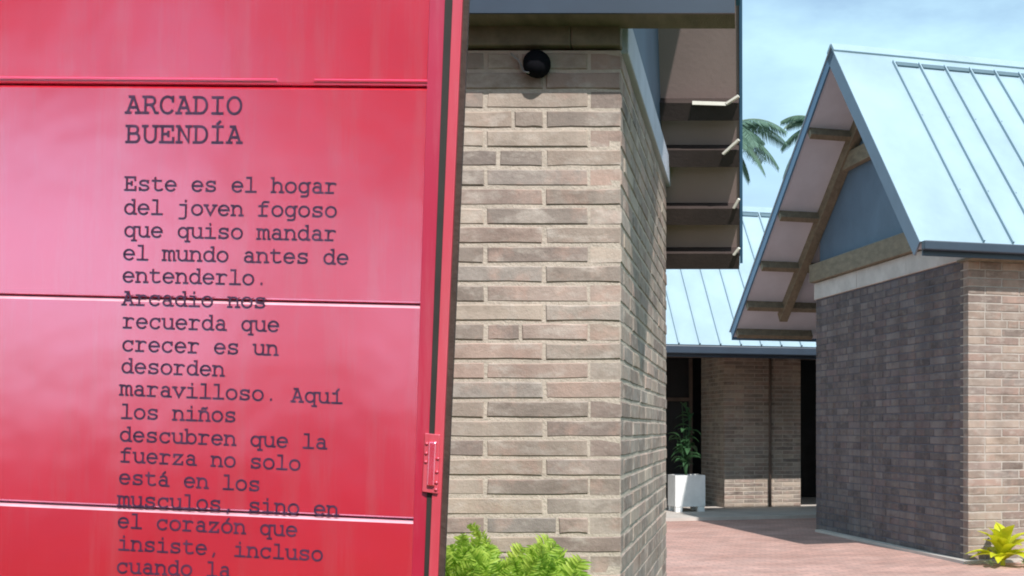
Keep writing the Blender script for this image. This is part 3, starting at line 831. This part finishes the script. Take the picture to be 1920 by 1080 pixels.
# panel joints: (x,y) left and right, drawn at x=0 and x=800
joints = [(-650, -690), (-260, -262), (156, 162), (552, 571), (941, 976), (1330, 1380), (1700, 1770)]
JY = lambda k_, x: joints[k_][0] + (joints[k_][1] - joints[k_][0]) * x / 800.0
YB_ = 1995.0
def panel(k_):
    # one pressed panel with bevelled long edges: outline at the face and at the back
    top = (lambda x: JY(k_, x) + 1.0); bot = (lambda x: (JY(k_ + 1, x) if k_ + 1 < len(joints) else YB_) - 1.2)
    xr = lambda y: PAN_R(y) - .5
    bt_, bb_ = 6.5, 4.0      # bevel heights in photo rows
    m = MB(); NXS = 10
    rows = []
    for (fy, dy, off) in ((top, 0, -.011), (top, bt_ * .55, -.0028), (top, bt_, 0), (bot, -bb_, 0), (bot, -bb_ * .4, -.004), (bot, 0, -.011)):
        r = []
        for i in range(NXS + 1):
            x = XL + (xr(fy(400)) - XL) * i / NXS
            r.append(D(x, fy(x) + dy, off))
        rows.append(r)
    n = NXS + 1; b = len(m.v)
    for r in rows: m.v += [tuple(q) for q in r]
    for a in range(5):
        for i in range(NXS):
            m.f.append((b + a*n + i, b + a*n + i + 1, b + (a+1)*n + i + 1, b + (a+1)*n + i))
    # back
    bk = [D(XL, top(XL), -.035), D(xr(top(400)), top(xr(top(400))), -.035), D(xr(bot(400)), bot(xr(bot(400))), -.035), D(XL, bot(XL), -.035)]
    b2 = len(m.v); m.v += [tuple(q) for q in bk]
    m.f.append((b2, b2 + 1, b2 + 2, b2 + 3))
    m.f.append(tuple([b2, b2 + 1] + [b + i for i in range(NXS, -1, -1)]))
    m.f.append(tuple([b2 + 3, b2 + 2] + [b + 5*n + i for i in range(NXS, -1, -1)]))
    m.f.append(tuple([b2 + 1, b2 + 2] + [b + a*n + NXS for a in (5, 4, 3, 2, 1, 0)]))
    m.f.append(tuple([b2, b2 + 3] + [b + a*n for a in (5, 4, 3, 2, 1, 0)]))
    o = m.build('panel', M['red'], RD); o.data.materials.append(M['edge_glint'])
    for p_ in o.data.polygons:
        if len(p_.vertices) == 4 and p_.index < 2 * NXS and p_.index >= 0 and k_ in (3, 4): p_.material_index = 1  # painted highlight on the upper bevels of two joints
    return o
for k_ in range(len(joints)): panel(k_)
# the back sheet behind the joints
m = MB(); dq(m, [(XL, -640), (PAN_R(-640), -640), (PAN_R(YB_), YB_), (XL, YB_)], -.040, -.060); m.build('back_sheet', M['red'], RD)
# pressed lip above the top joint in view
m = MB()
for (x0, x1) in ((XL, 520), (590, 802)):
    y0 = lambda x: JY(2, x) - 9.5
    a = [D(x0, y0(x0) - 3, 0.0005), D(x1, y0(x1) - 3, 0.0005), D(x1, y0(x1) + 3, .0005), D(x0, y0(x0) + 3, .0005)]
    b = [D(x0, y0(x0) - .4, .004), D(x1, y0(x1) - .4, .004), D(x1, y0(x1) + 2.4, .004), D(x0, y0(x0) + 2.4, .004)]
    m.hexa(a + b)
m.build('pressed_lip', M['red'], RD)
def strip(name, fl, fr, o0, o1, mat, y0=-660.0, y1=YB_, parent=None, tilt=0.0):
    m = MB(); N = 8
    for i in range(N):
        ya = y0 + (y1 - y0) * i / N; yb = y0 + (y1 - y0) * (i + 1) / N
        A = [D(fl(ya), ya, o0), D(fr(ya), ya, o0), D(fr(yb), yb, o0), D(fl(yb), yb, o0)]
        B = [D(fl(ya), ya, o1 + tilt), D(fr(ya), ya, o1), D(fr(yb), yb, o1), D(fl(yb), yb, o1 + tilt)]
        b = len(m.v); m.v += [tuple(q) for q in A + B]
        for f in ((4, 5, 6, 7), (0, 3, 2, 1), (1, 5, 6, 2)[:4], (3, 7, 4, 0)): m.f.append(tuple(b + q for q in f))
        if i == 0: m.f.append(tuple(b + q for q in (0, 1, 5, 4)))
        if i == N - 1: m.f.append(tuple(b + q for q in (2, 3, 7, 6)))
    return m.build(name, mat, parent or RD, smooth=False)
strip('stile', lambda y: PAN_R(y) + .3, STL_R, -.05, -.010, M['red_stile'], tilt=.012)
strip('gasket', lambda y: STL_R(y) + .2, GAP_R, -.07, -.008, M['gasket'])
strip('frame_jamb', GAP_R, JAM_R, -.05, -.004, M['red_frame'])
strip('frame_return', lambda y: JAM_R(y) + .1, lambda y: EDG_R(y) - 8, -.022, -.012, M['rust'])
# frame head, sill and far post, all outside the photograph
m = MB(); dq(m, [(XL - 60, -700), (885 + 30, -700), (885 + 28, -662), (XL - 60, -662)], -.09, .004); m.build('frame_head', M['red_frame'], RD)
strip('frame_jamb', lambda y: XL - 60, lambda y: XL - 4, -.09, .004, M['red_frame'])
m = MB(); dq(m, [(XL - 60, YB_ + .5), (EDG_R(YB_), YB_ + .5), (EDG_R(YB_), YB_ + 9), (XL - 60, YB_ + 9)], -.09, .004); m.build('sill', M['rust'], RD)
# lock keeper bridging the gap, with rivets and a ragged weld
m = MB(); q = [(797, 812), (825, 815), (821, 926), (792, 922)]
dq(m, q, -.03, .003)
kp = m.build('strike_plate', M['red_frame'], RD, bevel=.0015)
m = MB(); dq(m, [(806, 828), (820, 829), (816, 912), (802, 911)], .0032, .011); m.build('latch_bar', M['red'], kp, bevel=.003)
rnd = random.Random(9)
for (x, y) in ((801, 832), (800, 850), (799, 866), (822, 860), (820, 885), (819, 905), (818, 918)):
    m = MB(); m.tube([D(x, y, .002), D(x, y, .005), D(x, y, .0065)], [.0042, .0038, .0016], 10); m.build('rivet', M['red_frame'], kp, smooth=True)

# ---- lettering: a slab-serif typewriter alphabet drawn in strokes
def arc(cx, cy, rx, ry, a0, a1, n=12):
    return [(cx + rx * math.cos(math.radians(a0 + (a1 - a0) * i / n)), cy + ry * math.sin(math.radians(a0 + (a1 - a0) * i / n))) for i in range(n + 1)]
def ell(cx, cy, rx, ry): return arc(cx, cy, rx, ry, 0, 360, 24)
G = {}
G['A'] = [[(292, 570), (95, 0)], [(308, 570), (505, 0)], [(165, 190), (435, 190)], [(30, 0), (205, 0)], [(395, 0), (570, 0)], [(160, 570), (320, 570)]]
G['R'] = [[(130, 570), (130, 0)], [(50, 570), (325, 570)] + arc(325, 430, 140, 140, 90, -90) + [(130, 290)], [(300, 290), (400, 200), (490, 0), (575, 0)], [(50, 0), (230, 0)]]
G['C'] = [arc(315, 285, 235, 297, 42, 318, 18), [(508, 580), (508, 410)]]
G['D'] = [[(130, 570), (130, 0)], [(50, 570), (290, 570)] + arc(290, 285, 230, 285, 90, -90) + [(50, 0)]]
G['I'] = [[(300, 570), (300, 0)], [(120, 570), (480, 570)], [(120, 0), (480, 0)]]
G['O'] = [ell(300, 285, 240, 297)]
G['B'] = [[(130, 570), (130, 0)], [(50, 570), (330, 570)] + arc(330, 437, 125, 133, 90, -90) + [(130, 304)], [(330, 304)] + arc(350, 152, 155, 152, 90, -90) + [(50, 0)]]
G['U'] = [[(110, 570)] + arc(300, 205, 190, 217, 180, 360) + [(490, 570)], [(30, 570), (200, 570)], [(400, 570), (570, 570)]]
G['E'] = [[(130, 570), (130, 0)], [(50, 570), (500, 570), (500, 430)], [(50, 0), (520, 0), (520, 150)], [(130, 295), (340, 295)], [(345, 370), (345, 220)]]
G['N'] = [[(125, 0), (125, 570)], [(40, 570), (135, 570), (470, 10), (470, 570)], [(40, 0), (220, 0)], [(380, 570), (560, 570)]]
G['Í'] = G['I'] + [[(285, 660), (385, 750)]]
G['a'] = [arc(285, 300, 155, 140, 145, 0) + [(440, 0), (545, 0)], ell(275, 125, 170, 128)]
G['b'] = [[(30, 620), (118, 620), (118, 0), (30, 0)], ell(320, 212, 205, 218)]
G['c'] = [arc(315, 212, 225, 222, 40, 320, 16), [(500, 430), (500, 305)]]
G['d'] = [ell(280, 212, 205, 218), [(390, 620), (482, 620), (482, 0), (572, 0)]]
G['e'] = [[(80, 222), (520, 222)] + arc(300, 212, 222, 222, 3, 318, 18)[1:]]
G['f'] = [[(220, 0), (220, 490)] + arc(345, 490, 125, 130, 180, 75, 8) + [(500, 612)], [(80, 430), (455, 430)], [(80, 0), (430, 0)]]
G['g'] = [ell(280, 217, 200, 215), [(572, 430), (482, 430), (482, -50)] + arc(350, -50, 132, 125, 0, -90, 8) + [(180, -175)]]
G['h'] = [[(30, 620), (120, 620), (120, 0)], arc(300, 255, 180, 172, 170, 0) + [(480, 0)], [(30, 0), (215, 0)], [(395, 0), (572, 0)]]
G['i'] = [[(120, 430), (308, 430), (308, 0)], [(80, 0), (530, 0)], [(296, 575), (296, 625)]]
G['j'] = [[(140, 430), (400, 430), (400, -50)] + arc(275, -50, 125, 125, 0, -90, 8) + [(115, -175)], [(390, 575), (390, 625)]]
G['l'] = [[(120, 620), (308, 620), (308, 0)], [(80, 0), (530, 0)]]
G['m'] = [[(5, 430), (82, 430), (82, 0)], [(8, 0), (155, 0)], arc(192, 300, 110, 130, 165, 0, 8) + [(302, 0)], [(300, 0), (365, 0)], arc(412, 300, 110, 130, 165, 0, 8) + [(522, 0), (592, 0)]]
G['n'] = [[(40, 430), (120, 430), (120, 0)], [(40, 0), (215, 0)], arc(300, 255, 180, 172, 170, 0) + [(480, 0)], [(395, 0), (565, 0)]]
G['o'] = [ell(300, 215, 225, 224)]
G['q'] = [ell(280, 217, 200, 215), [(572, 430), (482, 430), (482, -175)], [(385, -175), (572, -175)]]
G['r'] = [[(70, 430), (205, 430), (205, 0)], [(70, 0), (410, 0)], arc(385, 255, 180, 172, 168, 48, 8)]
G['s'] = [arc(300, 322, 178, 108, 22, 268, 14) + arc(300, 108, 195, 108, 85, -155, 14), [(478, 425), (478, 335)], [(112, 5), (112, 105)]]
G['t'] = [[(205, 560), (205, 125)] + arc(335, 125, 130, 125, 190, 270, 6) + [(430, 8), (515, 45)], [(80, 430), (465, 430)]]
G['u'] = [[(30, 430), (120, 430)] + arc(300, 160, 180, 165, 180, 360, 12) + [(480, 430)], [(395, 430), (480, 430), (480, 0), (570, 0)]]
G['v'] = [[(80, 430), (300, 5), (520, 430)], [(20, 430), (190, 430)], [(410, 430), (580, 430)]]
G['z'] = [[(115, 330), (115, 430), (480, 430), (105, 0), (500, 0), (500, 110)]]
G['ñ'] = G['n'] + [[(185, 530), (245, 580), (345, 535), (410, 590)]]
G['í'] = [[(120, 430), (308, 430), (308, 0)], [(80, 0), (530, 0)], [(285, 520), (385, 625)]]
G['á'] = G['a'] + [[(265, 520), (365, 625)]]
G['ó'] = G['o'] + [[(285, 530), (385, 635)]]
G['.'] = [[(300, 15), (300, 60)]]
G[','] = [[(315, 60), (255, -90)]]

def ribbon(mb, pts, hw, mapf, layer):
    n = len(pts); closed = math.hypot(pts[0][0] - pts[-1][0], pts[0][1] - pts[-1][1]) < 2 and n > 3
    P = [Vector((x, y)) for x, y in pts]
    L_, R_ = [], []
    for i in range(n):
        if closed: a = P[(i - 1) % (n - 1)]; c_ = P[(i + 1) % (n - 1)]
        else: a = P[max(0, i - 1)]; c_ = P[min(n - 1, i + 1)]
        d0 = (P[i] - a); d1 = (c_ - P[i])
        if d0.length < 1e-6: d0 = d1
        if d1.length < 1e-6: d1 = d0
        d0.normalize(); d1.normalize()
        n0 = Vector((-d0.y, d0.x)); n1 = Vector((-d1.y, d1.x)); nn = (n0 + n1)
        if nn.length < .35: nn = n1
        nn.normalize(); ml = hw / max(.45, nn.dot(n1))
        e = Vector((0, 0))
        if not closed and i == 0: e = -d1 * hw * .8
        if not closed and i == n - 1: e = d0 * hw * .8
        L_.append(P[i] + nn * ml + e); R_.append(P[i] - nn * ml + e)
    b = len(mb.v)
    for l, r in zip(L_, R_):
        mb.v.append(tuple(mapf(l.x, l.y, layer))); mb.v.append(tuple(mapf(r.x, r.y, layer)))
    for i in range(n - 1):
        mb.f.append((b + 2*i, b + 2*i + 1, b + 2*i + 3, b + 2*i + 2))

LINES = [("ARCADIO", 235, 211, 213, 454, 52.5), ("BUENDÍA", 235, 266, 267.5, 454, 52.5),
    ("Este es el hogar", 233, 356, 361.7, 632, 42), ("del joven fogoso", 232, 400.5, 406.5, 632, 42),
    ("que quiso mandar", 232, 443, 450.5, 631, 42), ("el mundo antes de", 230, 486, 495, 654, 42),
    ("entenderlo.", 229, 528, 534, 502, 42), ("Arcadio nos", 228.5, 571, 577, 499, 42),
    ("recuerda que", 229.5, 614, 621, 524, 42), ("crecer es un", 228, 657, 665.5, 522, 42),
    ("desorden", 227, 698, 704.5, 421, 41.5), ("maravilloso. Aquí", 225, 740, 756, 643, 41.5),
    ("los niños", 226, 783.5, 790.5, 443, 41), ("descubren que la", 224, 826, 841, 614, 41),
    ("fuerza no solo", 225, 865, 881, 564, 41), ("está en los", 222.5, 906, 920, 488, 41),
    ("musculos, sino en", 221, 947.5, 967, 635, 41), ("el corazón que", 220, 988, 1005, 558, 41),
    ("insiste, incluso", 221, 1030, 1051, 606, 41), ("cuando la", 218, 1073, 1081, 433, 41)]
for txt, x0, yl, yr, x1, em in LINES:
    m = MB(); n = len(txt); adv = (x1 - x0) / (n - .06); k = em / 1000.0
    for i, ch in enumerate(txt):
        if ch == ' ': continue
        gx = x0 + adv * i - adv * .02
        sx = adv / 600.0
        def mp_(a, b, layer, gx=gx):
            x = gx + a * sx; yb = yl + (yr - yl) * (x - x0) / (x1 - x0)
            return D(x - b * k * .0 + .022 * b * k, yb - b * k, .0012 + layer * .00006)
        for li, st in enumerate(G[ch]): ribbon(m, st, 43, mp_, li + (i % 2) * .5)
    o = m.build('lettering', M['ink'], RD)

print('near bricks', nfront, nside, 'right', n1, n2, 'objects', len(bpy.data.objects))

# ================================================================ unseen trees and hedging added behind the viewpoint to shape the door reflection
def tree(x, y, h, cw, ch, label, seed, n=2600, trunk=.45):
    r = random.Random(seed)
    T = thing('added_tree', label, 'tree', (x, y, 0), 'unseen trees added for the glossy door reflection')
    z0 = h - ch
    c = MB(); c.tube([(x, y, 0), (x + .1, y, z0 * .5), (x, y + .1, z0), (x, y, h - ch * .35)], [trunk * .5, trunk * .38, trunk * .3, trunk * .1], 9); t_ = c.build('trunk', M['bark'], T, smooth=True)
    for i in range(6):
        a = i * 1.05; c = MB(); c.tube([(x, y, z0 + ch * .05 * i), (x + math.cos(a) * cw * .25, y + math.sin(a) * cw * .25, z0 + ch * (.3 + .07 * i))], [trunk * .16, trunk * .05], 6); c.build('added_limb', M['bark'], t_, smooth=True)
    cl = [(r.uniform(-1, 1), r.uniform(-1, 1), r.uniform(-1, 1)) for _ in range(60)]
    cl = [(a, b_, e) for a, b_, e in cl if a*a + b_*b_ + e*e < 1][:30]
    m = MB()
    for i in range(n):
        a, b_, e = r.choice(cl); q = Vector((x + a * cw * .5, y + b_ * cw * .5, h - ch * .5 + e * ch * .42))
        q += Vector((r.gauss(0, cw * .07), r.gauss(0, cw * .07), r.gauss(0, ch * .07)))
        u = Vector((r.uniform(-1, 1), r.uniform(-1, 1), r.uniform(-.6, .6))).normalized(); v = u.orthogonal().normalized(); L = r.uniform(.12, .22) * (cw / 5) ** .5
        m.poly([q - u * L, q - v * L * .4, q + u * L, q + v * L * .4])
    m.build('added_crown', M['darkleaf'], T)
tree(-6.9, -16, 14.5, 5.0, 13.0, 'broad dark tree added unseen behind the viewpoint, mirrored in the right part of the red door', 51, 7000)
tree(-2.4, -17, 14.0, 6.5, 12.5, 'dark tree added unseen behind the viewpoint, right of the broad one in the door reflection', 52, 7000)
tree(-15.0, -17, 16.5, 12.0, 8.0, 'tall high crowned tree added unseen behind the viewpoint, mirrored at the top of the red door', 53, 9000)
r = random.Random(61)
HG = thing('added_hedge', 'dark clipped hedging added unseen behind the viewpoint, mirrored low in the glossy red door', 'added_hedge', (-12, -15, 0))  # invented row that darkens the lower part of the door reflection
m = MB(); m.box(-24, 3, -15.6, -14.6, 0, 2.9); m.build('added_hedge_core', M['void'], HG)
m = MB()
for i in range(9000):
    q = Vector((r.uniform(-24, 3), -14.58 + r.gauss(0, .06), r.uniform(0, 3.3)))
    u = Vector((r.uniform(-1, 1), r.uniform(-.6, .6), r.uniform(-1, 1))).normalized(); v = u.orthogonal().normalized(); L = r.uniform(.07, .13)
    m.poly([q - u * L, q - v * L * .5, q + u * L, q + v * L * .5])
m.build('added_foliage', M['darkleaf'], HG)
